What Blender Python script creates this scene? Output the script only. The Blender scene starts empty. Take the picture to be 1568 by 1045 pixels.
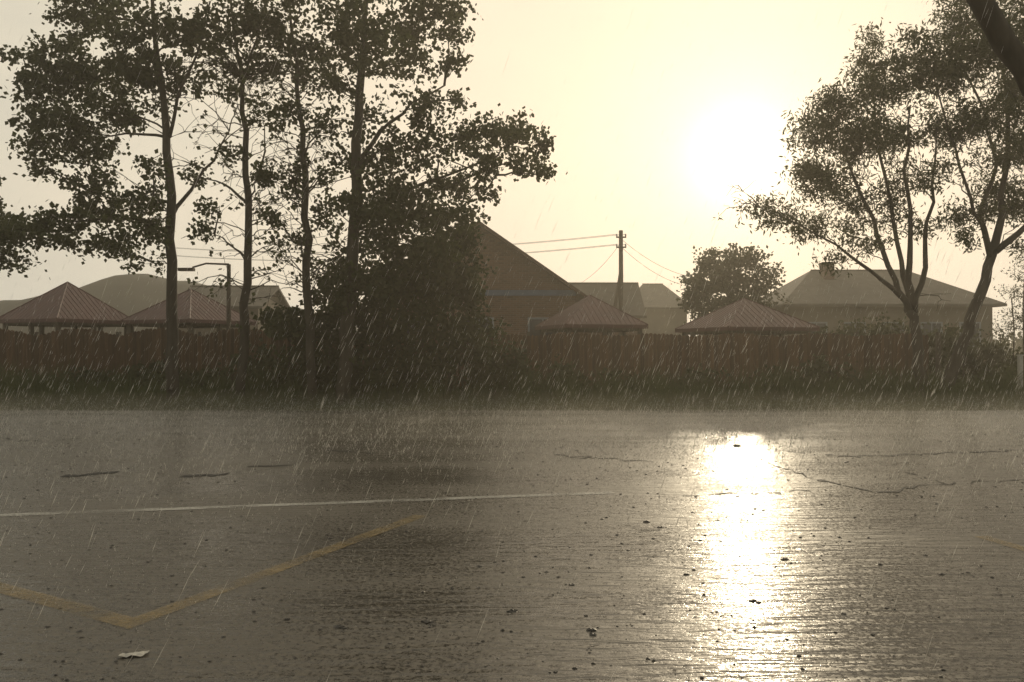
import bpy, math, random
import numpy as np
from mathutils import Vector
random.seed(7); rng=np.random.default_rng(7)
sc=bpy.context.scene
F=1231.0; HZ=535.0; CX=784.0; CH=1.5
def P(px,py,Y): return np.array([(px-CX)/F*Y, Y, CH+(HZ-py)/F*Y])
def G(px,py):
    Y=CH*F/(py-HZ); return np.array([(px-CX)/F*Y,Y,0.0])
SUN_EL=math.radians(13.0); SUN_AZ=math.radians(15.9)
sd=Vector((math.sin(SUN_AZ)*math.cos(SUN_EL),math.cos(SUN_AZ)*math.cos(SUN_EL),math.sin(SUN_EL)))

# ---------- mesh helpers
class MB:
    def __init__(s): s.v=[];s.f=[];s.n=0
    def add(s,v,f):
        v=np.asarray(v,float).reshape(-1,3)
        for q in f: s.f.append(tuple(int(i)+s.n for i in q))
        s.v.append(v); s.n+=len(v)
    def box(s,c,d,rot=0):
        x,y,z=[k/2 for k in d]
        v=np.array([[i*x,j*y,k*z] for k in(-1,1) for j in(-1,1) for i in(-1,1)])
        if rot:
            ca,sa=math.cos(rot),math.sin(rot); v=v@np.array([[ca,sa,0],[-sa,ca,0],[0,0,1]])
        s.add(v+np.asarray(c),[(0,2,3,1),(4,5,7,6),(0,1,5,4),(2,6,7,3),(0,4,6,2),(1,3,7,5)])
    def tube(s,pts,rad,n=6):
        pts=[np.asarray(p,float) for p in pts]; m=len(pts)
        V=[]
        for i,p in enumerate(pts):
            d=pts[min(i+1,m-1)]-pts[max(i-1,0)]; d=d/(np.linalg.norm(d)+1e-9)
            a=np.array([1.0,0,0]) if abs(d[0])<.8 else np.array([0,1.0,0])
            u=np.cross(d,a);u/=np.linalg.norm(u);w=np.cross(d,u)
            for k in range(n):
                t=2*math.pi*k/n; V.append(p+rad[i]*(math.cos(t)*u+math.sin(t)*w))
        f=[]
        for i in range(m-1):
            for k in range(n):
                a=i*n+k;b=i*n+(k+1)%n; f.append((a,b,b+n,a+n))
        f.append(tuple(range(n))[::-1]); f.append(tuple((m-1)*n+k for k in range(n)))
        s.add(V,f)
    def obj(s,name,mat,parent=None,smooth=False):
        me=bpy.data.meshes.new(name); me.from_pydata(np.concatenate(s.v).tolist(),[],s.f); me.update()
        if smooth: me.shade_smooth()
        o=bpy.data.objects.new(name,me); sc.collection.objects.link(o)
        me.materials.append(mat)
        if parent: o.parent=parent
        return o
def fast(name,V,nper,faces,mat,parent=None):
    N=len(V); me=bpy.data.meshes.new(name); k=len(faces[0])
    Fc=(np.arange(N)[:,None,None]*nper+np.array(faces)[None]).reshape(-1)
    me.vertices.add(N*nper); me.vertices.foreach_set('co',V.reshape(-1).astype(np.float32))
    nf=N*len(faces); me.loops.add(nf*k); me.loops.foreach_set('vertex_index',Fc.astype(np.int32))
    me.polygons.add(nf); me.polygons.foreach_set('loop_start',(np.arange(nf)*k).astype(np.int32))
    me.update(calc_edges=True); me.validate()
    o=bpy.data.objects.new(name,me); sc.collection.objects.link(o); me.materials.append(mat)
    if parent:o.parent=parent
    return o
def empty(name):
    e=bpy.data.objects.new(name,None); sc.collection.objects.link(e); return e

# ---------- materials
def mat(name):
    m=bpy.data.materials.new(name); m.use_nodes=True; nt=m.node_tree
    return m,nt,nt.nodes['Principled BSDF']
def N(nt,t,**k):
    n=nt.nodes.new(t)
    for a,b in k.items(): setattr(n,a,b)
    return n
def noisy(name,c1,c2,scale=4,rough=.8,bump=.2,stretch=(1,1,1),island=0):
    m,nt,b=mat(name); tc=N(nt,'ShaderNodeTexCoord'); mp=N(nt,'ShaderNodeMapping'); mp.inputs['Scale'].default_value=stretch
    no=N(nt,'ShaderNodeTexNoise'); no.inputs['Scale'].default_value=scale; no.inputs['Detail'].default_value=4
    r=N(nt,'ShaderNodeValToRGB'); r.color_ramp.elements[0].color=(*c1,1); r.color_ramp.elements[1].color=(*c2,1)
    r.color_ramp.elements[0].position=.3; r.color_ramp.elements[1].position=.7
    L=nt.links.new; L(tc.outputs['Object'],mp.inputs[0]); L(mp.outputs[0],no.inputs[0]); L(no.outputs[0],r.inputs[0])
    out=r.outputs[0]
    if island:
        g=N(nt,'ShaderNodeNewGeometry'); h=N(nt,'ShaderNodeHueSaturation'); mr=N(nt,'ShaderNodeMapRange')
        mr.inputs[3].default_value=1-island; mr.inputs[4].default_value=1+island
        L(g.outputs['Random Per Island'],mr.inputs[0]); L(mr.outputs[0],h.inputs['Value']); L(out,h.inputs['Color']); out=h.outputs[0]
    L(out,b.inputs['Base Color']); b.inputs['Roughness'].default_value=rough
    bp=N(nt,'ShaderNodeBump'); bp.inputs['Strength'].default_value=bump; bp.inputs['Distance'].default_value=.02
    L(no.outputs[0],bp.inputs['Height']); L(bp.outputs[0],b.inputs['Normal'])
    return m
def leafmat(name,c1,c2,trans=.35,rough=.45):
    m,nt,b=mat(name); L=nt.links.new
    tc=N(nt,'ShaderNodeTexCoord'); no=N(nt,'ShaderNodeTexNoise'); no.inputs['Scale'].default_value=.9; no.inputs['Detail'].default_value=1
    g=N(nt,'ShaderNodeNewGeometry'); ad=N(nt,'ShaderNodeMath',operation='ADD'); mu=N(nt,'ShaderNodeMath',operation='MULTIPLY'); mu.inputs[1].default_value=.5
    L(tc.outputs['Object'],no.inputs[0]); L(g.outputs['Random Per Island'],mu.inputs[0]); L(mu.outputs[0],ad.inputs[0]); 
    m2=N(nt,'ShaderNodeMath',operation='MULTIPLY'); m2.inputs[1].default_value=.6; L(no.outputs[0],m2.inputs[0]); L(m2.outputs[0],ad.inputs[1])
    r=N(nt,'ShaderNodeValToRGB'); r.color_ramp.elements[0].color=(*c1,1); r.color_ramp.elements[1].color=(*c2,1)
    r.color_ramp.elements[0].position=.25; r.color_ramp.elements[1].position=.85; L(ad.outputs[0],r.inputs[0])
    d=N(nt,'ShaderNodeBsdfDiffuse'); L(r.outputs[0],d.inputs[0]); nt.nodes.remove(b)
    gl=N(nt,'ShaderNodeBsdfGlossy'); gl.inputs['Roughness'].default_value=rough; gm=N(nt,'ShaderNodeMixShader'); gm.inputs[0].default_value=.04
    L(d.outputs[0],gm.inputs[1]); L(gl.outputs[0],gm.inputs[2])
    t=N(nt,'ShaderNodeBsdfTranslucent'); L(r.outputs[0],t.inputs[0]); mx=N(nt,'ShaderNodeMixShader'); mx.inputs[0].default_value=trans
    L(gm.outputs[0],mx.inputs[1]); L(t.outputs[0],mx.inputs[2]); L(mx.outputs[0],nt.nodes['Material Output'].inputs[0])
    return m
M_leaf=leafmat('poplar_leaf',(.035,.047,.015),(.08,.095,.03),.4,.5)
M_will=leafmat('willow_leaf',(.05,.06,.022),(.11,.12,.045),.4,.5)
M_shr=leafmat('shrub_leaf',(.025,.037,.012),(.07,.082,.026),.35,.5)
M_far=leafmat('far_leaf',(.045,.052,.022),(.09,.095,.04),.4,.5)
M_grass=leafmat('grass_blade',(.04,.06,.018),(.11,.13,.04),.4)
M_bark=noisy('bark',(.03,.024,.017),(.08,.066,.048),8,.85,.6,(1,1,.25))
M_wood=noisy('fence_wood',(.075,.040,.018),(.14,.075,.035),5,.8,.4,(4,4,.4),.35)
M_post=noisy('grey_wood',(.07,.056,.042),(.14,.115,.085),6,.8,.3,(3,3,.4))
M_red=noisy('red_metal_roof',(.085,.038,.034),(.12,.052,.045),1.5,.5,.05)
M_slate=noisy('slate_roof',(.09,.078,.06),(.14,.12,.095),2.5,.8,.2)
M_brown=noisy('brown_roof',(.085,.05,.033),(.14,.085,.056),2.0,.8,.2)
M_blue=noisy('blue_trim',(.10,.13,.19),(.14,.18,.26),2.0,.7,.1)
M_plaster=noisy('plaster',(.15,.125,.09),(.22,.185,.135),1.2,.85,.1)
M_hill=noisy('hillside',(.035,.034,.026),(.065,.06,.044),.25,.95,.2)
M_frame=noisy('window_frame',(.2,.22,.25),(.3,.32,.34),3,.5,.05)
def brick():
    m,nt,b=mat('brick_wall'); L=nt.links.new; tc=N(nt,'ShaderNodeTexCoord'); sp=N(nt,'ShaderNodeSeparateXYZ'); cb=N(nt,'ShaderNodeCombineXYZ')
    ad=N(nt,'ShaderNodeMath',operation='ADD')
    L(tc.outputs['Object'],sp.inputs[0]); L(sp.outputs[0],ad.inputs[0]); L(sp.outputs[1],ad.inputs[1]); L(ad.outputs[0],cb.inputs[0]); L(sp.outputs[2],cb.inputs[1])
    br=N(nt,'ShaderNodeTexBrick'); br.inputs['Scale'].default_value=1; br.inputs['Brick Width'].default_value=.26; br.inputs['Row Height'].default_value=.085
    br.inputs['Mortar Size'].default_value=.01; br.inputs['Color1'].default_value=(.12,.062,.035,1); br.inputs['Color2'].default_value=(.19,.10,.055,1); br.inputs['Mortar'].default_value=(.18,.15,.12,1)
    L(cb.outputs[0],br.inputs[0]); L(br.outputs[0],b.inputs['Base Color']); b.inputs['Roughness'].default_value=.85
    return m
M_brick=brick()
def glass():
    m,nt,b=mat('window_glass'); b.inputs['Base Color'].default_value=(.03,.035,.045,1); b.inputs['Roughness'].default_value=.08
    return m
M_glass=glass()
def asphalt():
    m,nt,b=mat('wet_asphalt'); L=nt.links.new; tc=N(nt,'ShaderNodeTexCoord')
    def noise(s,det,st=(1,1,1),ro=.5):
        mp=N(nt,'ShaderNodeMapping'); mp.inputs['Scale'].default_value=st; n=N(nt,'ShaderNodeTexNoise')
        n.inputs['Scale'].default_value=s; n.inputs['Detail'].default_value=det; n.inputs['Roughness'].default_value=ro
        L(tc.outputs['Object'],mp.inputs[0]); L(mp.outputs[0],n.inputs[0]); return n
    big=noise(.5,4,(.4,1.8,1)); agg=noise(34,3,ro=.75); rip=noise(7,3,(.35,2.0,1))
    r=N(nt,'ShaderNodeValToRGB'); r.color_ramp.elements[0].color=(.022,.020,.017,1); r.color_ramp.elements[1].color=(.12,.105,.08,1)
    r.color_ramp.elements[0].position=.40; r.color_ramp.elements[1].position=.64
    mixc=N(nt,'ShaderNodeMath',operation='MULTIPLY_ADD'); mixc.inputs[1].default_value=.75; L(agg.outputs[0],mixc.inputs[0])
    h=N(nt,'ShaderNodeMath',operation='MULTIPLY'); h.inputs[1].default_value=.25; L(big.outputs[0],h.inputs[0]); L(h.outputs[0],mixc.inputs[2])
    L(mixc.outputs[0],r.inputs[0]); L(r.outputs[0],b.inputs['Base Color'])
    ag2=N(nt,'ShaderNodeMath',operation='MULTIPLY_ADD'); ag2.inputs[1].default_value=.6; L(big.outputs[0],ag2.inputs[0]); L(agg.outputs[0],ag2.inputs[2])
    mr=N(nt,'ShaderNodeMapRange'); mr.inputs[1].default_value=.74; mr.inputs[2].default_value=.88; mr.inputs[3].default_value=.16; mr.inputs[4].default_value=.50
    L(ag2.outputs[0],mr.inputs[0]); L(mr.outputs[0],b.inputs['Roughness'])
    b.inputs['IOR'].default_value=1.6
    b1=N(nt,'ShaderNodeBump'); b1.inputs['Strength'].default_value=.6; b1.inputs['Distance'].default_value=.0035; L(agg.outputs[0],b1.inputs['Height'])
    b2=N(nt,'ShaderNodeBump'); b2.inputs['Strength'].default_value=.85; b2.inputs['Distance'].default_value=.024; L(rip.outputs[0],b2.inputs['Height']); L(b1.outputs[0],b2.inputs['Normal'])
    L(b2.outputs[0],b.inputs['Normal']); return m
M_asph=asphalt()
def paint(name,c,lo,hi,amax):
    m,nt,b=mat(name); L=nt.links.new; tc=N(nt,'ShaderNodeTexCoord'); n=N(nt,'ShaderNodeTexNoise'); n.inputs['Scale'].default_value=38; n.inputs['Detail'].default_value=4; n.inputs['Roughness'].default_value=.75
    n2=N(nt,'ShaderNodeTexNoise'); n2.inputs['Scale'].default_value=2.5; n2.inputs['Detail'].default_value=2; L(tc.outputs['Object'],n2.inputs[0])
    av=N(nt,'ShaderNodeMath',operation='MULTIPLY_ADD'); av.inputs[1].default_value=.5
    hf=N(nt,'ShaderNodeMath',operation='MULTIPLY'); hf.inputs[1].default_value=.5; L(n2.outputs[0],hf.inputs[0])
    L(tc.outputs['Object'],n.inputs[0]); L(n.outputs[0],av.inputs[0]); L(hf.outputs[0],av.inputs[2])
    mr=N(nt,'ShaderNodeMapRange'); mr.inputs[1].default_value=lo; mr.inputs[2].default_value=hi; mr.inputs[4].default_value=amax; L(av.outputs[0],mr.inputs[0])
    b.inputs['Base Color'].default_value=(*c,1); b.inputs['Roughness'].default_value=.4; L(mr.outputs[0],b.inputs['Alpha']); return m
M_white=paint('worn_white_paint',(.55,.54,.5),.36,.6,.8)
M_yel=paint('worn_yellow_paint',(.36,.265,.12),.38,.62,.62)
m,nt,b=mat('rain_drop'); L=nt.links.new
tl=N(nt,'ShaderNodeBsdfTranslucent'); tl.inputs[0].default_value=(.97,.95,.9,1)
gl=N(nt,'ShaderNodeBsdfGlossy'); gl.inputs['Roughness'].default_value=.3; m1=N(nt,'ShaderNodeMixShader'); m1.inputs[0].default_value=.25
L(tl.outputs[0],m1.inputs[1]); L(gl.outputs[0],m1.inputs[2]); L(m1.outputs[0],nt.nodes['Material Output'].inputs[0])
M_drop=m

# ---------- world
w=bpy.data.worlds.new('World'); sc.world=w; w.use_nodes=True; nt=w.node_tree; L=nt.links.new
bg=nt.nodes['Background']; bg.inputs[1].default_value=.1
sky=N(nt,'ShaderNodeTexSky',sky_type='NISHITA'); sky.sun_disc=False; sky.sun_elevation=SUN_EL; sky.sun_rotation=SUN_AZ; sky.dust_density=6; sky.air_density=1.5
tc=N(nt,'ShaderNodeTexCoord'); dt=N(nt,'ShaderNodeVectorMath',operation='DOT_PRODUCT'); dt.inputs[1].default_value=tuple(sd)
nm=N(nt,'ShaderNodeVectorMath',operation='NORMALIZE'); L(tc.outputs['Generated'],nm.inputs[0]); L(nm.outputs[0],dt.inputs[0])
ac=N(nt,'ShaderNodeMath',operation='ARCCOSINE'); L(dt.outputs['Value'],ac.inputs[0])
dv=N(nt,'ShaderNodeMath',operation='DIVIDE'); dv.inputs[1].default_value=math.pi; L(ac.outputs[0],dv.inputs[0])
cm=N(nt,'ShaderNodeMapping'); cm.inputs['Scale'].default_value=(1,1,2.6); L(nm.outputs[0],cm.inputs[0])
cn=N(nt,'ShaderNodeTexNoise'); cn.inputs['Scale'].default_value=3.6; cn.inputs['Detail'].default_value=4; cn.inputs['Roughness'].default_value=.5; L(cm.outputs[0],cn.inputs[0])
cs=N(nt,'ShaderNodeMath',operation='MULTIPLY_ADD'); cs.inputs[1].default_value=.18; cs.inputs[2].default_value=-.09; L(cn.outputs[0],cs.inputs[0])
ca=N(nt,'ShaderNodeMath',operation='ADD'); L(dv.outputs[0],ca.inputs[0]); L(cs.outputs[0],ca.inputs[1])
rp=N(nt,'ShaderNodeValToRGB'); cr=rp.color_ramp; L(ca.outputs[0],rp.inputs[0])
stops=[(0,(1,.84,.61)),(.07,(.97,.81,.59)),(.14,(.91,.77,.57)),(.22,(.76,.67,.51)),(.32,(.60,.555,.44)),(.5,(.40,.37,.30)),(1,(.24,.225,.195))]
cr.elements[0].position=0; cr.elements[0].color=(*stops[0][1],1); cr.elements[1].position=1; cr.elements[1].color=(*stops[-1][1],1)
for p,c in stops[1:-1]:
    e=cr.elements.new(p); e.color=(*c,1)
def gauss(sig,amp):
    a=N(nt,'ShaderNodeMath',operation='DIVIDE'); a.inputs[1].default_value=math.radians(sig); L(ac.outputs[0],a.inputs[0])
    b=N(nt,'ShaderNodeMath',operation='POWER'); b.inputs[1].default_value=1.4; L(a.outputs[0],b.inputs[0])
    c=N(nt,'ShaderNodeMath',operation='MULTIPLY'); c.inputs[1].default_value=-1; L(b.outputs[0],c.inputs[0])
    d=N(nt,'ShaderNodeMath',operation='EXPONENT'); L(c.outputs[0],d.inputs[0])
    e=N(nt,'ShaderNodeMath',operation='MULTIPLY'); e.inputs[1].default_value=amp*10; L(d.outputs[0],e.inputs[0]); return e
g1=gauss(1.9,1.7); g2=gauss(7,.32); gs=N(nt,'ShaderNodeMath',operation='ADD'); L(g1.outputs[0],gs.inputs[0]); L(g2.outputs[0],gs.inputs[1])
gc=N(nt,'ShaderNodeVectorMath',operation='SCALE'); gc.inputs[0].default_value=(1,.93,.78); L(gs.outputs[0],gc.inputs['Scale'])
sx=N(nt,'ShaderNodeVectorMath',operation='SCALE'); sx.inputs['Scale'].default_value=11.3; L(rp.outputs[0],sx.inputs[0])
ss=N(nt,'ShaderNodeVectorMath',operation='SCALE'); ss.inputs['Scale'].default_value=.03; L(sky.outputs[0],ss.inputs[0])
a1=N(nt,'ShaderNodeVectorMath',operation='ADD'); L(sx.outputs[0],a1.inputs[0]); L(ss.outputs[0],a1.inputs[1])
a2=N(nt,'ShaderNodeVectorMath',operation='ADD'); L(a1.outputs[0],a2.inputs[0]); L(gc.outputs[0],a2.inputs[1]); L(a2.outputs[0],bg.inputs[0])
sl=bpy.data.lights.new('sun','SUN'); sl.energy=.9; sl.angle=math.radians(.6); sl.color=(1,.82,.55)
so=bpy.data.objects.new('sun',sl); sc.collection.objects.link(so); so.rotation_euler=sd.to_track_quat('Z','Y').to_euler()

# ---------- camera
cd=bpy.data.cameras.new('camera'); cd.lens=F/1568*36; cd.sensor_width=36; cd.clip_end=1500; cd.clip_start=.05
co=bpy.data.objects.new('camera',cd); sc.collection.objects.link(co); co.location=(0,0,CH); co.rotation_euler=(math.radians(90)+math.atan(12.5/F),0,0); sc.camera=co
sc.view_settings.view_transform='Standard'; sc.view_settings.look='None'; sc.view_settings.exposure=0

# ---------- ground + road
M_ground=noisy('verge_soil',(.03,.035,.015),(.07,.065,.035),1.5,.9,.4)
b=MB(); b.add([[-400,-300,0],[400,-300,0],[400,600,0],[-400,600,0]],[(0,1,2,3)]); b.obj('ground',M_ground)
b=MB(); xs=np.linspace(-60,60,241); V=[];f=[]
for i,x in enumerate(xs):
    V+= [[x,-40,.004],[x,19.7+.12*math.sin(x*1.7)+.1*math.sin(x*.53+1)+random.uniform(-.06,.06),.004]]
for i in range(240): f.append((2*i,2*i+2,2*i+3,2*i+1))
b.add(V,f); b.obj('road',M_asph)
def strip(name,pts,wd,m,z=.008):
    b=MB(); V=[];f=[]
    pts=[np.array(p,float)[:2] for p in pts]
    for i,p in enumerate(pts):
        ds=[]
        if i>0: d=p-pts[i-1]; ds.append(d/np.linalg.norm(d))
        if i<len(pts)-1: d=pts[i+1]-p; ds.append(d/np.linalg.norm(d))
        ns=[np.array([-d[1],d[0]]) for d in ds]; n=sum(ns); n/=np.linalg.norm(n); k=wd/2/max(.3,float(n@ns[0]))
        V+=[[*(p+n*k),z],[*(p-n*k),z]]
    for i in range(len(pts)-1): f.append((2*i,2*i+1,2*i+3,2*i+2))
    b.add(V,f); return b.obj(name,m)
pA,pB=G(0,790),G(940,755); d=pB-pA
strip('white_road_line',[pA-d*1.2,pA,pB],.12,M_white)
q0,q1,q2=G(0,900),G(203,955),G(645,790)
strip('yellow_road_marking',[q0+(q0-q1)*1.5,q1,q2],.13,M_yel)
strip('yellow_road_marking',[G(1500,822),G(1568,842),G(1568,842)+(G(1568,842)-G(1500,822))*3],.12,M_yel)
M_crack=noisy('crack_tar',(.01,.01,.01),(.02,.02,.018),20,.7,.3)
def crack(pxs,wd=.035):
    pts=[]
    for a,c in zip(pxs[:-1],pxs[1:]):
        A,B=G(*a),G(*c); n=max(2,int(np.linalg.norm(B-A)/.12))
        for i in range(n): pts.append(A+(B-A)*i/n+np.array([random.uniform(-.04,.04),random.uniform(-.09,.09),0]))
    pts.append(G(*pxs[-1])); V=[];f=[]
    for i,p in enumerate(pts):
        h=wd/2*random.uniform(.3,1.8); V+=[[p[0],p[1]-h,.009],[p[0],p[1]+h,.009]]
    for i in range(len(pts)-1):
        if random.random()<.9: f.append((2*i,2*i+2,2*i+3,2*i+1))
    return V,f
b=MB()
for c,wd in [([(1120,682),(1180,712),(1250,735),(1340,755)],.09),([(1340,755),(1440,742),(1568,735)],.04),([(95,730),(180,724)],.12),([(280,731),(350,726)],.12),([(380,716),(450,713)],.07),([(1180,690),(1300,700),(1568,690)],.07),([(850,698),(1000,708)],.05),([(1390,725),(1470,748)],.08),([(500,690),(600,696)],.05),([(0,672),(60,676),(120,672)],.06),([(900,805),(1010,812)],.02),([(1050,760),(1240,752)],.025),([(880,690),(905,700),(870,706)],.05)]:
    V,f=crack(c,wd); b.add(V,f)
b.obj('road_cracks',M_crack)

# ---------- debris
M_stone=noisy('wet_debris',(.012,.011,.01),(.04,.035,.028),15,.35,.3)
b=MB()
def lump(c,s):
    n=7;V=[];f=[]
    a0=random.random()*3
    for r,z in((1,0),(.85,.45),(.35,.8)):
        for k in range(n):
            t=a0+2*math.pi*k/n; q=r*random.uniform(.6,1.25); V.append([c[0]+s[0]*q*math.cos(t),c[1]+s[1]*q*math.sin(t),.004+s[2]*z*random.uniform(.7,1.3)])
    for i in range(2):
        for k in range(n): f.append((i*n+k,i*n+(k+1)%n,(i+1)*n+(k+1)%n,(i+1)*n+k))
    f.append(tuple(2*n+k for k in range(n))); b.add(V,f)
for x,y,s in [(520,960,.02),(527,962,.014),(655,953,.024),(663,957,.017),(905,965,.021),(908,972,.017),(785,936,.022),(1152,920,.018),(1160,923,.013),(265,882,.014),(1200,857,.022),(1345,865,.017),(875,896,.016),(735,868,.017),(75,960,.012),(125,967,.012),(440,948,.012),(1050,880,.016),(1290,940,.014),(600,880,.012),(1440,880,.017),(1128,684,.05),(990,800,.025),(1010,808,.02)]:
    lump(G(x,y),(s*1.5,s,s*.6))
for i in range(3200):
    y=2.8+14*random.random()**1.25;x=random.uniform(-.8,.8)*y;s=random.choice([.002,.003,.004,.005,.005,.007,.010])*(.6+y*.07); lump((x,y),(s*1.4,s,s*.8))
b.obj('road_debris',M_stone)
M_paper=noisy('paper',(.45,.43,.38),(.6,.58,.52),20,.6,.2)
b=MB(); c=G(206,1004); V=[];f=[]
nx,ny=9,6
for j in range(ny):
    for i in range(nx):
        V.append([c[0]+(i/(nx-1)-.5)*.12+random.uniform(-.006,.006),c[1]+(j/(ny-1)-.5)*.06+random.uniform(-.006,.006)+(i-4)*.004,.008+abs(random.gauss(0,.006))])
for j in range(ny-1):
    for i in range(nx-1): f.append((j*nx+i,j*nx+i+1,(j+1)*nx+i+1,(j+1)*nx+i))
b.add(V,f); b.obj('crumpled_paper',M_paper)

# ---------- foliage
def leafverts(p,Ln,Wd,droop=0.0):
    n=len(p); u=rng.normal(size=(n,3)); u[:,2]-=droop; u/=np.linalg.norm(u,axis=1)[:,None]
    a=rng.normal(size=(n,3)); v=np.cross(u,a); v/=np.linalg.norm(v,axis=1)[:,None]
    s=rng.uniform(.65,1.25,(n,1)); l=Ln*s; wv=Wd*s
    return np.stack([p,p+u*l*.42+v*wv*.5,p+u*l,p+u*l*.42-v*wv*.5],1)
def tuft(c,r,n,flat=1.0):
    return c+rng.normal(size=(n,3))*np.array([r,r,r*flat])
def along(tr,z):
    z=max(tr[0][2],min(tr[-1][2],z))
    for a,c in zip(tr[:-1],tr[1:]):
        if a[2]<=z<=c[2]+1e-6:
            t=(z-a[2])/max(1e-6,c[2]-a[2]); return a+(c-a)*t
    return tr[-1]
def bez(a,c,bend,n=6,jit=.0):
    m=(a+c)/2+np.array(bend); return [(1-t)**2*a+2*t*(1-t)*m+t*t*c+(rng.normal(size=3)*jit if 0<t<1 else 0) for t in np.linspace(0,1,n)]
def smooth(pts,k=3,jit=.03):
    out=[]
    for a,c in zip(pts[:-1],pts[1:]):
        for i in range(k): out.append(a+(c-a)*i/k+(rng.normal(size=3)*jit*np.array([1,1,0]) if i or len(out) else 0))
    out.append(pts[-1]); return out
def tree(name,Y,stems,clumps,leafm,Ln,Wd,dens=1.0,tuftr=.15,droop=.3,dy=1.3,bare=0,bark=M_bark,zmin=2.0,leafn=26,tuftper=26,brr=1.0,gro=1.0):
    e=empty(name); b=MB(); polys=[]
    for st in stems:
        pts=[P(x,y,Y+o) for x,y,r,o in st]
        if pts[0][2]<.4: pts[0][2]=-.05
        rad=[r for x,y,r,o in st]
        sp=smooth(pts); rr=np.interp(np.linspace(0,1,len(sp)),np.linspace(0,1,len(rad)),rad)
        b.tube(sp,list(rr),9); polys.append(sp)
    LV=[]; info=[]
    for c in clumps:
        x,y,rx,ry=c[:4]; dd=c[4] if len(c)>4 else 1.0
        Yc=Y+rng.uniform(-dy,dy); ctr=P(x,y,Yc)
        hd=min(min(np.linalg.norm((q-ctr)) for q in sp) for sp in polys); info.append((hd,ctr,rx*gro,ry*gro,dd))
    info.sort(key=lambda q:q[0]); bpts=[]
    for _,ctr,rx,ry,dd in info:
        Rx=rx/F*Y; Rz=ry/F*Y; Ry=(Rx+Rz)*.55
        best=None
        for sp in polys:
            hd=min(np.linalg.norm((q-ctr)[:2]) for q in sp); z=ctr[2]-.5*hd-.2
            q=along(sp,max(z,zmin)); dist=np.linalg.norm(q-ctr)
            if best is None or dist<best[0]: best=(dist,q)
        for q in bpts:
            if q[2]<ctr[2]+.25:
                dist=np.linalg.norm(q-ctr)
                if dist<best[0]*.85: best=(dist,q)
        dist,A=best
        r0=min(.05,.012+.014*dist)*brr
        br=bez(A,ctr,(rng.normal()*.15*min(1,dist),rng.normal()*.2*min(1,dist),.10*dist),7,.03)
        b.tube(br,list(np.linspace(r0,.009*brr,7)),5); bpts+=br[3:]
        nt_=max(5,int(tuftper*dd*dens*(Rx*Rz)/.75))
        for k in range(nt_):
            d=rng.normal(size=3); d/=np.linalg.norm(d); rr=rng.uniform(.15,1.12)**.6
            tp=ctr+d*np.array([Rx,Ry,Rz])*rr
            src=br[int(rng.integers(3,7))]
            tw=bez(src,tp,(rng.normal()*.06,rng.normal()*.06,.1),4,.015)
            if k%2==0: b.tube(tw,[.008,.006,.005,.003],3)
            nl=int(leafn*rng.uniform(.5,1.4))
            LV.append(tuft(tp,tuftr*rng.uniform(.6,1.2),nl,.75))
            LV.append(tuft(tw[2],tuftr*.7,nl//3))
    for k in range(bare):
        sp=polys[int(rng.integers(0,len(polys)))]; z=rng.uniform(2.5,8.5); A=along(sp,z)
        ln=rng.uniform(.5,1.7); an=rng.uniform(0,2*math.pi); up=rng.uniform(-.1,.7)
        C=A+np.array([math.cos(an)*ln,math.sin(an)*ln*.8,up*ln])
        br=bez(A,C,(0,0,.18*ln),7,.035); b.tube(br,list(np.linspace(.018,.007,7)),4)
        for j in range(rng.integers(3,7)):
            q=br[int(rng.integers(2,6))]; D=q+rng.normal(size=3)*.3+np.array([math.cos(an)*.2,0,-.05]); b.tube(bez(q,D,(0,0,.04),4,.02),[.009,.008,.007,.006],3)
            if rng.random()<.3: LV.append(tuft(D,.09,int(rng.integers(3,12))))
    b.obj('trunk_and_branches',bark,e,True)
    pts=np.concatenate(LV); pts=pts[pts[:,2]>.05]
    fast('leaves',leafverts(pts,Ln,Wd,droop),4,[(0,1,2,3)],leafm,e)
    return e
T1=[[(265,622,.17,0),(264,520,.15,0),(263,400,.13,0),(262,300,.115,0),(254,200,.10,0),(240,80,.07,.1),(225,-60,.03,.2)],
    [(263,330,.06,0),(290,290,.045,.3),(325,245,.03,.5),(350,200,.015,.6)],
    [(258,210,.05,0),(270,150,.04,-.3),(300,80,.03,-.4),(320,0,.02,-.4)]]
C1=[(150,10,70,30),(105,30,40,28,.8),(60,105,45,38,1.2),(45,140,30,25,1),(125,120,70,50,1.2),(200,60,60,45),(185,170,60,38),(65,225,38,25,1.3),(40,200,20,18,1),(120,205,50,35),(140,270,45,45),(170,320,50,30),
 (215,350,50,38),(55,260,28,14),(90,345,60,20,1.2),(165,375,50,22),(265,120,45,35),(275,35,55,35),(210,-30,80,30),(110,-10,30,20),(235,260,28,30,.6),(230,400,25,22,.5),(300,60,40,30,.8),(205,110,45,35,1),(90,60,35,25,.9),(95,170,40,30,.8),(60,180,25,20,.7),(220,300,30,30,.7)]
tree('poplar_tree',21.3,T1,C1,M_leaf,.125,.11,bare=16,tuftper=34,gro=1.05)
C1b=[(-20,350,60,35,1.3),(25,345,45,26,1.4),(5,390,45,22,1.3),(60,365,50,18,1.2),(-60,300,50,60),(-80,420,50,40),(100,372,40,14)]
tree('poplar_tree',21.8,[[(-70,622,.13,0),(-72,450,.1,0),(-65,300,.07,0),(-60,180,.03,0)]],C1b,M_leaf,.125,.11,zmin=1.5,tuftper=30)
T2=[[(368,620,.13,0),(374,500,.12,0),(378,400,.105,0),(380,300,.09,0),(374,200,.075,0),(368,110,.05,.1),(352,0,.03,.2),(345,-60,.02,.2)],
    [(372,120,.035,0),(390,60,.03,-.2),(405,0,.02,-.3)]]
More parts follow.
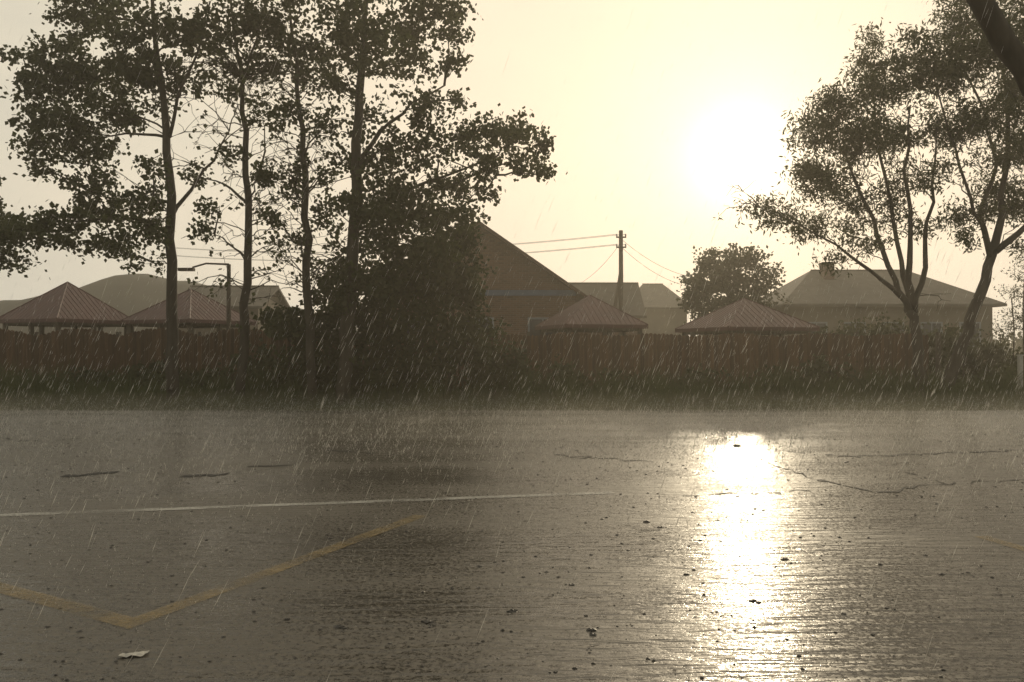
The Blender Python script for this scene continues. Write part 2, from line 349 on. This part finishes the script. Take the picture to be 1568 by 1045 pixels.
C2=[(340,45,55,40),(385,25,50,35),(335,130,35,28,.6),(405,70,40,35,.8),(335,315,38,20,.6),(400,180,35,22,.5),(320,355,30,15,.5),(350,-30,70,25),(300,270,25,15,.4),(345,230,30,30,.25),(400,260,30,30,.25)]
tree('poplar_tree',21.6,T2,C2,M_leaf,.12,.105,bare=80,tuftper=30)
T3=[[(478,620,.12,0),(474,500,.115,0),(469,400,.10,0),(466,300,.09,0),(462,200,.07,0),(452,100,.05,.1),(440,0,.03,.2),(435,-50,.02,.2)]]
C3=[(440,50,50,42),(475,110,45,42),(425,110,35,30,.8),(430,165,38,30,.8),(500,60,45,40),(425,280,35,26,.8),(455,235,25,30,.6),(500,335,35,35,.9),(415,335,28,16,.6),(470,-20,70,25),(505,180,35,30,.6),(500,270,28,30,.6),(445,370,30,25,.6),(490,410,30,25,.8)]
tree('poplar_tree',21.2,T3,C3,M_leaf,.12,.105,bare=56,tuftper=30)
T4=[[(524,620,.19,0),(530,540,.18,0),(537,440,.165,0),(543,330,.15,0),(546,220,.13,0),(552,100,.10,.1),(560,0,.07,.2),(566,-80,.04,.2)],
    [(545,260,.07,0),(580,200,.055,-.4),(630,160,.03,-.6),(680,130,.02,-.8)],
    [(542,350,.07,0),(600,300,.05,.4),(680,270,.035,.6),(760,240,.02,.7)]]
C4=[(560,55,65,50),(640,25,60,32),(615,95,55,40),(520,15,45,30),(685,55,28,32),(690,95,20,16,.6),(645,160,50,26,.9),(565,180,45,35,.7),(705,150,22,14,.6),(610,230,60,32),(690,215,55,30),(745,205,45,24,1.2),
 (790,205,40,26,1.3),(830,212,20,16,1.2),(755,250,50,20,1.0),(805,245,28,20,1.1),(828,268,13,14,.9),(600,285,65,38,1.1),(680,290,50,28),(640,330,70,34,1.3),(560,330,45,40,1.2),(690,335,50,22,1.2),(540,395,40,35,1.2),(595,370,50,30,1.2),
 (600,-30,80,30),(680,0,40,25),(520,120,30,35,.7),(745,290,22,18,.6),(530,250,30,26,.7),(640,380,60,24,1.2),(500,445,35,30,1.3),(560,440,60,35,1.5),(620,420,60,30,1.4)]
tree('poplar_tree',21.0,T4,C4,M_leaf,.125,.11,bare=26,tuftper=31,gro=1.05)

def shrub(name,Y,clumps,leafm,Ln=.14,Wd=.11,dy=.4,**k):
    st=[]
    for c in clumps[:5]:
        st.append([(c[0],HZ+CH*F/Y,.035,0),(c[0]+rng.uniform(-10,10),c[1]+c[3]*.5,.02,0)])
    return tree(name,Y,st,clumps,leafm,Ln,Wd,dy=dy,zmin=.3,**k)
shrub('shrub',22.4,[(440,500,50,32,2),(500,500,60,45,2),(560,500,60,50,2),(620,480,60,55,2),(470,560,70,40,2),(560,570,80,42,2),(650,550,70,48,2),(590,430,45,30,2),(410,485,20,18,1.6),(660,420,50,40,2)],M_shr,tuftper=24)
shrub('shrub',22.9,[(690,450,50,50,2),(650,400,45,30,2),(710,520,60,50,2),(770,560,50,30,2),(690,385,50,30,2),(750,575,60,25,2),(705,352,38,16,2),(720,430,35,40,1.8)],M_shr,tuftper=24)
shrub('shrub',23.6,[(230,570,50,25,1.1),(310,580,50,22,1.2),(150,585,50,18,1.0),(400,560,40,32,1.4),(50,590,60,14,.8)],M_shr,tuftper=22)
shrub('shrub',23.4,[(850,580,50,24,1.3),(950,590,50,16,.9),(1060,585,55,20,.9),(1180,585,60,20,.9),(1270,570,50,30,1.3)],M_shr,tuftper=22)
shrub('shrub',27.0,[(1290,535,50,32,1.6),(1350,520,50,38,1.6),(1420,530,50,40,1.6),(1480,540,50,36,1.6),(1250,550,40,24,1.4),(1530,560,50,30,1.4)],M_far,tuftper=26)
shrub('shrub',24.5,[(1530,590,45,22,1.1),(1460,590,40,20,1.1),(1580,570,35,30,1.2),(1340,592,50,16,1)],M_shr,tuftper=22)
shrub('willow_shrub',30.0,[(1555,440,28,35,.8),(1570,490,30,40,1),(1600,440,40,60,1),(1540,500,22,24,.8),(1565,390,20,20,.4)],M_far,.12,.035,tuftper=24)
tree('apple_tree',42,[[(1118,600,.15,0),(1118,500,.12,0),(1116,420,.06,0)]],[(1070,440,28,26,1.6),(1080,410,24,22,1.5),(1110,395,34,18,1.6),(1150,400,30,20,1.6),(1170,430,24,26,1.6),(1115,430,40,30,1.8),(1090,470,45,24,1.6),(1150,465,45,24,1.6),(1060,460,18,20,1.4),(1110,500,60,20,1.4)],M_far,.20,.15,tuftr=.22,dy=.8,tuftper=15,zmin=1.5)

TA=[[(1407,622,.17,0),(1409,560,.155,0),(1404,510,.14,0),(1393,475,.12,0),(1392,430,.09,0),(1396,350,.06,0),(1388,260,.045,0),(1396,160,.02,.2)],
    [(1393,478,.10,0),(1368,430,.075,0),(1345,360,.06,0),(1318,290,.045,0),(1285,215,.02,0)],
    [(1396,470,.09,0),(1380,400,.065,.3),(1362,310,.05,.4),(1345,210,.035,.4),(1335,110,.015,.4)],
    [(1400,480,.09,0),(1416,410,.07,-.2),(1421,340,.05,-.3),(1432,250,.03,-.4),(1440,180,.015,-.4)],
    [(1380,455,.07,0),(1335,415,.05,-.2),(1280,375,.03,-.4),(1225,345,.02,-.5),(1165,318,.01,-.5)]]
CA=[(1165,312,24,18,.9),(1195,335,34,18,.9),(1240,345,34,20,1),(1262,265,38,38),(1250,205,34,34,1.1),(1290,175,36,36,1.1),(1320,230,42,40,1.1),(1300,305,38,28,.9),(1338,145,38,34,1.1),(1320,95,22,24,.7),(1335,50,18,18,.5),(1370,200,38,40,.9),(1378,275,28,34,.7),
 (1335,375,34,20,.7),(1285,395,26,14,.5),(1225,260,18,24,.8),(1385,130,30,26,.9),(1430,190,28,34,.8),(1425,265,24,28,.5),(1265,150,20,16,.7),(1405,340,20,24,.4),(1310,340,30,18,.7),(1360,330,20,24,.5),(1350,90,25,25,.8)]
tree('willow_tree',22.4,TA,CA,M_will,.15,.045,tuftr=.19,droop=.6,dy=1.2,bare=14,leafn=46,tuftper=36,brr=.7,gro=1.2)
TB=[[(1438,622,.18,0),(1458,570,.165,0),(1480,510,.15,0),(1500,450,.14,0),(1522,388,.12,0),(1538,300,.08,0),(1548,200,.06,0),(1535,90,.03,.1),(1530,0,.02,.2)],
    [(1518,395,.09,0),(1500,330,.07,.3),(1530,250,.05,.4),(1505,170,.035,.4),(1470,80,.02,.4)],
    [(1525,385,.10,0),(1575,345,.07,-.3),(1620,280,.05,-.4),(1650,180,.03,-.4)],
    [(1505,345,.05,0),(1478,280,.04,-.2),(1455,200,.03,-.3),(1430,110,.015,-.3)]]
CB=[(1430,85,40,36),(1470,40,50,36,1.1),(1415,130,28,28,.9),(1480,105,45,36,1.1),(1530,55,50,42,1.2),(1560,140,42,50,1.2),(1500,175,38,32),(1550,230,42,36,1.1),(1470,210,35,28,.9),(1405,60,24,20,.8),(1510,290,36,22,.8),(1480,330,34,22,1),(1555,310,34,28,1),(1470,365,20,14,.8),
 (1600,80,60,60),(1620,200,60,60),(1610,300,50,40),(1500,-20,60,25),(1580,-10,50,30),(1450,270,22,24,.5),(1570,380,25,16,.5)]
tree('willow_tree',22.0,TB,CB,M_will,.15,.045,tuftr=.19,droop=.6,dy=1.2,bare=10,leafn=46,tuftper=36,brr=.7,gro=1.15)
# near leaning tree at right
e=empty('leaning_tree'); b=MB()
pt=[np.array(p,float) for p in [(7.6,8.2,-.05),(7.1,8.1,1.2),(6.3,8.05,2.6),(5.55,8,3.75),(5.09,8,4.30),(4.62,8,5.05),(4.2,8,6.2),(3.9,8,7.6)]]
b.tube(smooth(pt,3,.015),list(np.linspace(.17,.08,22)),10)
b.tube(bez(pt[4],np.array([7,8.6,7.2]),(.3,0,.4),7,.03),list(np.linspace(.08,.02,7)),7)
b.tube(bez(pt[6],np.array([5.6,8.4,8.4]),(.3,0,.4),7,.03),list(np.linspace(.07,.02,7)),7)
b.obj('trunk',M_bark,e,True)
LV=[tuft(np.array([rng.uniform(5.2,8.2),rng.uniform(7,9.5),rng.uniform(6.8,8.8)]),.22,40) for _ in range(60)]
fast('leaves',leafverts(np.concatenate(LV),.09,.04,.4),4,[(0,1,2,3)],M_will,e)

# ---------- grass
def grass(n,x0,x1,y0,y1,h0,h1,wd=.02):
    p=np.stack([rng.uniform(x0,x1,n),y0+(y1-y0)*rng.uniform(0,1,n),np.zeros(n)],1)
    pat=.6+.4*np.sin(p[:,0]*1.3+np.sin(p[:,1]*2)*1.5)*np.sin(p[:,0]*.47+2)+.25*np.sin(p[:,0]*5.1)
    h=(h0+(h1-h0)*np.clip((p[:,1]-y0)/(y1-y0)*1.6,0,1))*np.clip(pat+.35,.45,1.5)*rng.uniform(.5,1.2,n)
    a=rng.uniform(0,2*math.pi,n); u=np.stack([np.cos(a),np.sin(a),np.zeros(n)],1); ln=rng.normal(size=(n,3))*.28; ln[:,2]=0
    z=np.array([0,0,1.0]); H=h[:,None]
    return np.stack([p-u*wd/2,p+u*wd/2,p+u*wd*.35+z*H*.55+ln*H*.4,p-u*wd*.35+z*H*.55+ln*H*.4, p+z*H+ln*H*1.3],1)
V=np.concatenate([grass(50000,-21,23,19.65,24.3,.12,.85),grass(8000,-21,23,19.5,20.3,.05,.16)])
fast('grass',V,5,[(0,1,2),(0,2,3),(3,2,4)],M_grass)

# ---------- fence
e=empty('wooden_fence'); b=MB(); x=-22.0; FY=24.4
while x<12.6:
    t=((x+22)%2.5)/2.5; left=1.0 if x<-6 else .35
    h=1.91+.24*left*math.sin(math.pi*t)+random.uniform(-.02,.02)
    wv=.115; a=x; V=[[a,FY,0.02],[a+wv,FY,.02],[a+wv,FY,h-.04],[a+wv*.5,FY,h],[a,FY,h-.04]]; V2=[[q[0],q[1]+.022,q[2]] for q in V]
    dyy=random.uniform(-.006,.006); V=[[q[0],q[1]+dyy,q[2]] for q in V+V2]
    b.add(V,[(0,1,2,3,4),(9,8,7,6,5),(0,5,6,1),(1,6,7,2),(2,7,8,3),(3,8,9,4),(4,9,5,0)])
    x+=.121+random.uniform(0,.005)
b.obj('boards',M_wood,e)
b=MB()
for i in range(15):
    b.box((-22+2.5*i,FY+.12,1.0),(.11,.11,2.06))
for z in(.5,1.55): b.box((-4.7,FY+.05,z),(34.6,.045,.09))
b.obj('posts_and_rails',M_post,e)

# ---------- gazebos
def gazebo(cx,cy,hw,ez,az,rot=.35):
    e=empty('gazebo'); ca,sa=math.cos(rot),math.sin(rot)
    cor=[np.array([cx+(i*ca-j*sa)*hw,cy+(i*sa+j*ca)*hw,ez]) for i,j in((-1,-1),(1,-1),(1,1),(-1,1))]; ap=np.array([cx,cy,az])
    b=MB(); dn=np.array([0,0,-.07])
    b.add(cor+[ap],[(0,1,4),(1,2,4),(2,3,4),(3,0,4)]); b.add([c+dn for c in cor]+[ap+dn],[(1,0,4),(2,1,4),(3,2,4),(0,3,4)])
    for k in range(4):
        A,B=cor[k],cor[(k+1)%4]; m=(A+B)/2
        b.add([A,B,B+dn*1.8,A+dn*1.8],[(0,1,2,3)])
        for t in np.linspace(-.95,.95,17):
            s=m+t*(B-m); q=s+(ap-m)*(1-abs(t)); up=np.array([0,0,.008]); b.tube([s+up,q+up],[.009,.009],4)
        b.tube([A,ap],[.025,.02],5)
    b.obj('roof',M_red,e)
    b=MB()
    for i in(-.86,0,.86):
        for j in(-.86,0,.86):
            if i==0 and j==0: continue
            b.box((cx+(i*ca-j*sa)*hw,cy+(i*sa+j*ca)*hw,ez/2),(.12,.12,ez-.02),rot)
    for s in(-1,1):
        for ax in(0,1):
            i,j=(0,s*.86) if ax==0 else (s*.86,0); L_=hw*1.6
            d=(L_,.05,.1) if ax==0 else (.05,L_,.1)
            for z in(.9,ez-.16): b.box((cx+(i*ca-j*sa)*hw,cy+(i*sa+j*ca)*hw,z),d,rot)
    b.box((cx,cy,.75),(hw*1.0,hw*.5,.06),rot); b.box((cx,cy,.36),(.15,.15,.72),rot)
    b.obj('posts_rails_table',M_post,e); return e
def gz(px,apy,epy,wpx,Y,rot): 
    c=P(px,apy,Y); hw=wpx/F*Y/2/(math.cos(rot)+math.sin(abs(rot))); gazebo(c[0],Y,hw,P(px,epy,Y)[2],c[2],rot)
gz(103,432,491,178,28.5,-.42); gz(292,443,492,180,28.5,-.42); gz(903,452,499,165,28,.3); gz(1140,457,503,192,28,.3)

# ---------- houses
def house(name,x0,x1,y0,y1,ez,rz,axis,wm,rm,oh=.4,hip=0,wins=(),chim=None,trim=None):
    e=empty(name); b=MB()
    xc,yc=(x0+x1)/2,(y0+y1)/2
    base=[[x0,y0,0],[x1,y0,0],[x1,y1,0],[x0,y1,0],[x0,y0,ez],[x1,y0,ez],[x1,y1,ez],[x0,y1,ez]]
    fs=[(0,1,5,4),(1,2,6,5),(2,3,7,6),(3,0,4,7)]
    b.add(base,fs)
    if not hip:
        if axis=='y': b.add([[x0,y0,ez],[x1,y0,ez],[xc,y0,rz-.02]],[(0,1,2)]); b.add([[x1,y1,ez],[x0,y1,ez],[xc,y1,rz-.02]],[(0,1,2)])
        else: b.add([[x0,y0,ez],[x0,yc,rz-.02],[x0,y1,ez]],[(0,1,2)]); b.add([[x1,y0,ez],[x1,yc,rz-.02],[x1,y1,ez]],[(0,1,2)])
    b.obj('walls',wm,e)
    b=MB(); th=np.array([0,0,.14])
    if axis=='y':
        sl=(rz-ez)/((x1-x0)/2); E=ez-oh*sl
        a=[np.array(q,float) for q in [[x0-oh,y0-oh,E],[x0-oh,y1+oh,E],[xc,y1+oh-hip,rz],[xc,y0-oh+hip,rz],[x1+oh,y0-oh,E],[x1+oh,y1+oh,E]]]
        fa=[(0,3,2,1),(3,4,5,2)]; hp=[(0,4,3),(5,1,2)]; rim=[0,4,5,1]
    else:
        sl=(rz-ez)/((y1-y0)/2); E=ez-oh*sl
        a=[np.array(q,float) for q in [[x0-oh,y0-oh,E],[x1+oh,y0-oh,E],[x1+oh-hip,yc,rz],[x0-oh+hip,yc,rz],[x0-oh,y1+oh,E],[x1+oh,y1+oh,E]]]
        fa=[(0,1,2,3),(3,2,5,4)]; hp=[(1,5,2),(4,0,3)]; rim=[0,1,5,4]
    if hip: fa=fa+hp
    top=[q+th for q in a]; b.add(top,fa); b.add(a,[tuple(reversed(q)) for q in fa])
    if hip: pr=[(rim[i],rim[(i+1)%4]) for i in range(4)]
    else:
        from collections import Counter
        ed=Counter()
        for q in fa:
            for i in range(4): ed[tuple(sorted((q[i],q[(i+1)%4])))]+=1
        pr=[k for k,v in ed.items() if v==1]
    for i,j in pr: b.add([a[i],a[j],top[j],top[i]],[(0,1,2,3)])
    b.tube([top[2],top[3]],[.07,.07],5)
    b.obj('roof',rm,e)
    if trim:
        b=MB(); b.box((xc,y0-.05,ez-.02),(x1-x0-.02,.09,.24)); b.obj('trim_band',trim,e)
    if wins:
        bf=MB(); bg_=MB()
        for wx,wz,ww,wh in wins:
            bg_.box((wx,y0-.012,wz),(ww,.02,wh))
            for s in(-1,1): bf.box((wx+s*ww/2,y0-.03,wz),(.08,.06,wh+.08)); bf.box((wx,y0-.032,wz+s*wh/2),(ww-.08,.06,.08))
            bf.box((wx,y0-.03,wz),(.05,.05,wh-.08)); bf.box((wx,y0-.06,wz-wh/2-.07),(ww+.2,.14,.05))
        bg_.obj('window_glass',M_glass,e); bf.obj('window_frames',M_frame,e)
    if chim:
        b=MB(); b.box((chim[0],chim[1],(ez+chim[2])/2),(.6,.6,chim[2]-ez)); b.box((chim[0],chim[1],chim[2]+.05),(.74,.74,.1)); b.obj('chimney',M_brick,e)
    return e
Yh=34
a=P(585,448,Yh);c=P(882,448,Yh); ap=P(733,345,Yh)
house('brick_house',a[0],c[0],Yh,Yh+10,a[2],ap[2],'y',M_brick,M_brown,oh=.45,wins=[(a[0]+1.5,2.1,1.2,1.4),(a[0]+4.1,2.1,1.2,1.4),(c[0]-1.4,2.1,1.2,1.4)],trim=M_blue)
a=P(868,470,40);c=P(990,470,40)
house('brick_annex',a[0]-2,c[0],42,47,a[2]-.3,P(870,437,44)[2],'x',M_brick,M_slate,oh=.3,hip=0)
a=P(975,470,62);c=P(1052,470,62)
house('cottage',a[0],c[0],62,70,a[2],P(0,438,66)[2],'x',M_plaster,M_slate,hip=1.5)
a=P(1208,463,44);c=P(1520,463,44); rz=P(0,418,48)[2]
house('long_brick_house',a[0],c[0],44,52,a[2],rz,'x',M_plaster,M_slate,oh=.5,hip=3.2,wins=[(a[0]+1.5+2.1*i,2.3,1.1,1.3) for i in range(5)],chim=(P(1262,0,47.5)[0],47,P(0,405,47)[2]))
a=P(270,470,40);c=P(395,470,40)
house('shed',a[0],c[0],40,45,a[2],P(0,443,42.5)[2],'x',M_plaster,M_slate,oh=.3)
b=MB(); nx,ny=60,14; V=[];f=[]
for j in range(ny):
    for i in range(nx):
        X=-75+i*1.35; Yj=62+j*4; px=X/66*F+CX
        pr=np.interp(px,[-600,-200,0,60,120,180,250,330,420,520],[3.5,6,7.5,9.3,8.8,8.2,7,5,2.5,0])
        z=pr*math.sin(min(1,j/5)*math.pi/2)*(1 if j<8 else max(0,1-(j-8)/6))+.15*math.sin(i*1.9+j)*(j>0)
        V.append([X,Yj,z-.02 if j==0 else z])
for j in range(ny-1):
    for i in range(nx-1): f.append((j*nx+i,j*nx+i+1,(j+1)*nx+i+1,(j+1)*nx+i))
b.add(V,f); b.obj('hill',M_hill,None,True)
LV=[]
for i in range(260):
    X=rng.uniform(-70,95); h=3.2+1.2*math.sin(X*.21)+.8*math.sin(X*.6); LV.append(tuft(np.array([X,rng.uniform(90,96),h*rng.uniform(.25,.9)]),.9,60,.7))
fast('distant_treeline',leafverts(np.concatenate(LV),.5,.4),4,[(0,1,2,3)],M_far)

# ---------- poles
e=empty('utility_pole'); b=MB(); Yp=40; t=P(951,353,Yp); 
b.tube([(t[0],Yp,-.05),(t[0],Yp,t[2])],[.14,.10],8)
b.tube([(t[0]-.9,Yp,0),(t[0]-.03,Yp,P(0,420,Yp)[2])],[.1,.09],7)
b.box((t[0],Yp-.1,t[2]-.35),(.5,.07,.07)); b.box((t[0],Yp-.1,t[2]-.85),(.5,.07,.07))
b.obj('pole',M_post,e)
b=MB()
for z in(.35,.85):
    for s_ in(-.22,.22): b.tube([(t[0]+s_,Yp-.1,t[2]-z+.03),(t[0]+s_,Yp-.1,t[2]-z+.10),(t[0]+s_,Yp-.1,t[2]-z+.17)],[.025,.045,.02],7)
b.obj('insulators',M_frame,e)
b=MB()
def wire(A,B,sag,r=.009):
    b.tube([np.array(A)+(np.array(B)-np.array(A))*k+np.array([0,0,-4*sag*k*(1-k)]) for k in np.linspace(0,1,14)],[r]*14,4)
for z,s_ in((.2,-.22),(.2,.22),(.7,-.22),(.7,.22)):
    A=(t[0]+s_,Yp-.1,t[2]-z); wire(A,(t[0]-28,Yp+12+s_,t[2]-z+.9),.6); 
wire((t[0],Yp,t[2]-.6),tuple(P(885,436,42)),.25); wire((t[0]+.1,Yp,t[2]-.5),tuple(P(1062,425,41.5)),.3); wire((t[0]+.1,Yp,t[2]-.9),tuple(P(1062,440,41.5)),.35)
b.obj('wires',M_crack,e)
e=empty('street_lamp'); b=MB(); t=P(350,405,26.5); b.tube([(t[0],26.5,0),(t[0],26.5,t[2])],[.09,.065],8)
b.tube([t,t+np.array([-.75,0,.03]),t+np.array([-1.2,0,-.1])],[.035,.03,.03],6); b.box(t+np.array([-1.4,0,-.17]),(.5,.2,.1)); b.obj('pole_and_head',M_post,e)
b=MB(); q=P(1562,545,22.5); b.box((q[0],22.5,q[2]/2),(.10,.10,q[2])); b.box((q[0],22.5,q[2]+.015),(.13,.13,.03)); b.obj('marker_post',M_paper)

# ---------- rain
n=15000; base=np.stack([rng.uniform(-15,16,n),3.0+20.5*rng.uniform(0,1,n)**.8,8*rng.uniform(0,1,n)**2.6],1)
dr=np.array([.42,.05,1.0])+rng.normal(size=(n,3))*np.array([.07,.05,0]); dr/=np.linalg.norm(dr,axis=1)[:,None]
ln=rng.uniform(.05,.26,(n,1)); r=rng.uniform(.0010,.0044,(n,1))*np.clip(base[:,1:2]/9,.25,1.3)*np.clip(1.15-base[:,2:3]/4,.35,1)
mid=base+dr*ln*.4
V=np.stack([base,mid+r*np.array([1,0,0]),mid+r*np.array([-.5,.87,0]),mid+r*np.array([-.5,-.87,0]),base+dr*ln],1)
TF=[(0,1,2),(0,2,3),(0,3,1),(4,2,1),(4,3,2),(4,1,3)]
fast('rain',V,5,TF,M_drop)
VV=[]
def spl(n,y,K,hmax,pw,big=1.0,hx=.7):
    c=np.stack([rng.uniform(-1,1,n)*y*hx,y,np.full(n,.004)],1)
    for k in range(K):
        a=rng.uniform(0,6.28,n); o=np.stack([np.cos(a),np.sin(a),np.zeros(n)],1)*rng.uniform(.004,.02,(n,1))*big; h=.002+hmax*(rng.random((n,1))**pw)
        z=np.array([0,0,1.0]); p=c+o+z*h; sc_=np.clip(y/9,.4,1.5)[:,None]*big; rr=rng.uniform(.001,.0025,(n,1))*sc_; l=rng.uniform(.004,.03,(n,1))*sc_; tip=o*.6
        VV.append(np.stack([p,p+z*l*.5+rr*np.array([1,0,0]),p+z*l*.5+rr*np.array([-.5,.87,0]),p+z*l*.5+rr*np.array([-.5,-.87,0]),p+z*l+tip*.3],1))
spl(4000,4.0+15.5*rng.uniform(0,1,4000)**.8,4,.05,1.5)
spl(9000,11.0+9*rng.uniform(0,1,9000)**.7,3,.35,2.2)
spl(900,9.5+9*rng.uniform(0,1,900),5,.10,1.3,1.7)
fast('rain_splashes',np.concatenate(VV),5,TF,M_drop)

# ---------- haze volumes
def vol(name,lo,hi,dens,g,col):
    m=bpy.data.materials.new(name); m.use_nodes=True; nt=m.node_tree; nt.nodes.remove(nt.nodes['Principled BSDF'])
    v=N(nt,'ShaderNodeVolumeScatter'); v.inputs['Density'].default_value=dens; v.inputs['Anisotropy'].default_value=g; v.inputs['Color'].default_value=(*col,1)
    nt.links.new(v.outputs[0],nt.nodes['Material Output'].inputs['Volume'])
    b=MB(); lo=np.array(lo,float);hi=np.array(hi,float); b.box((lo+hi)/2,hi-lo); return b.obj(name,m)
vol('rain_haze',(-60,-3,-1),(75,75,13),.0040,.55,(1,.93,.79))
vol('spray_mist',(-40,12.5,-.4),(40,23.7,.40),.045,.5,(1,.93,.78))
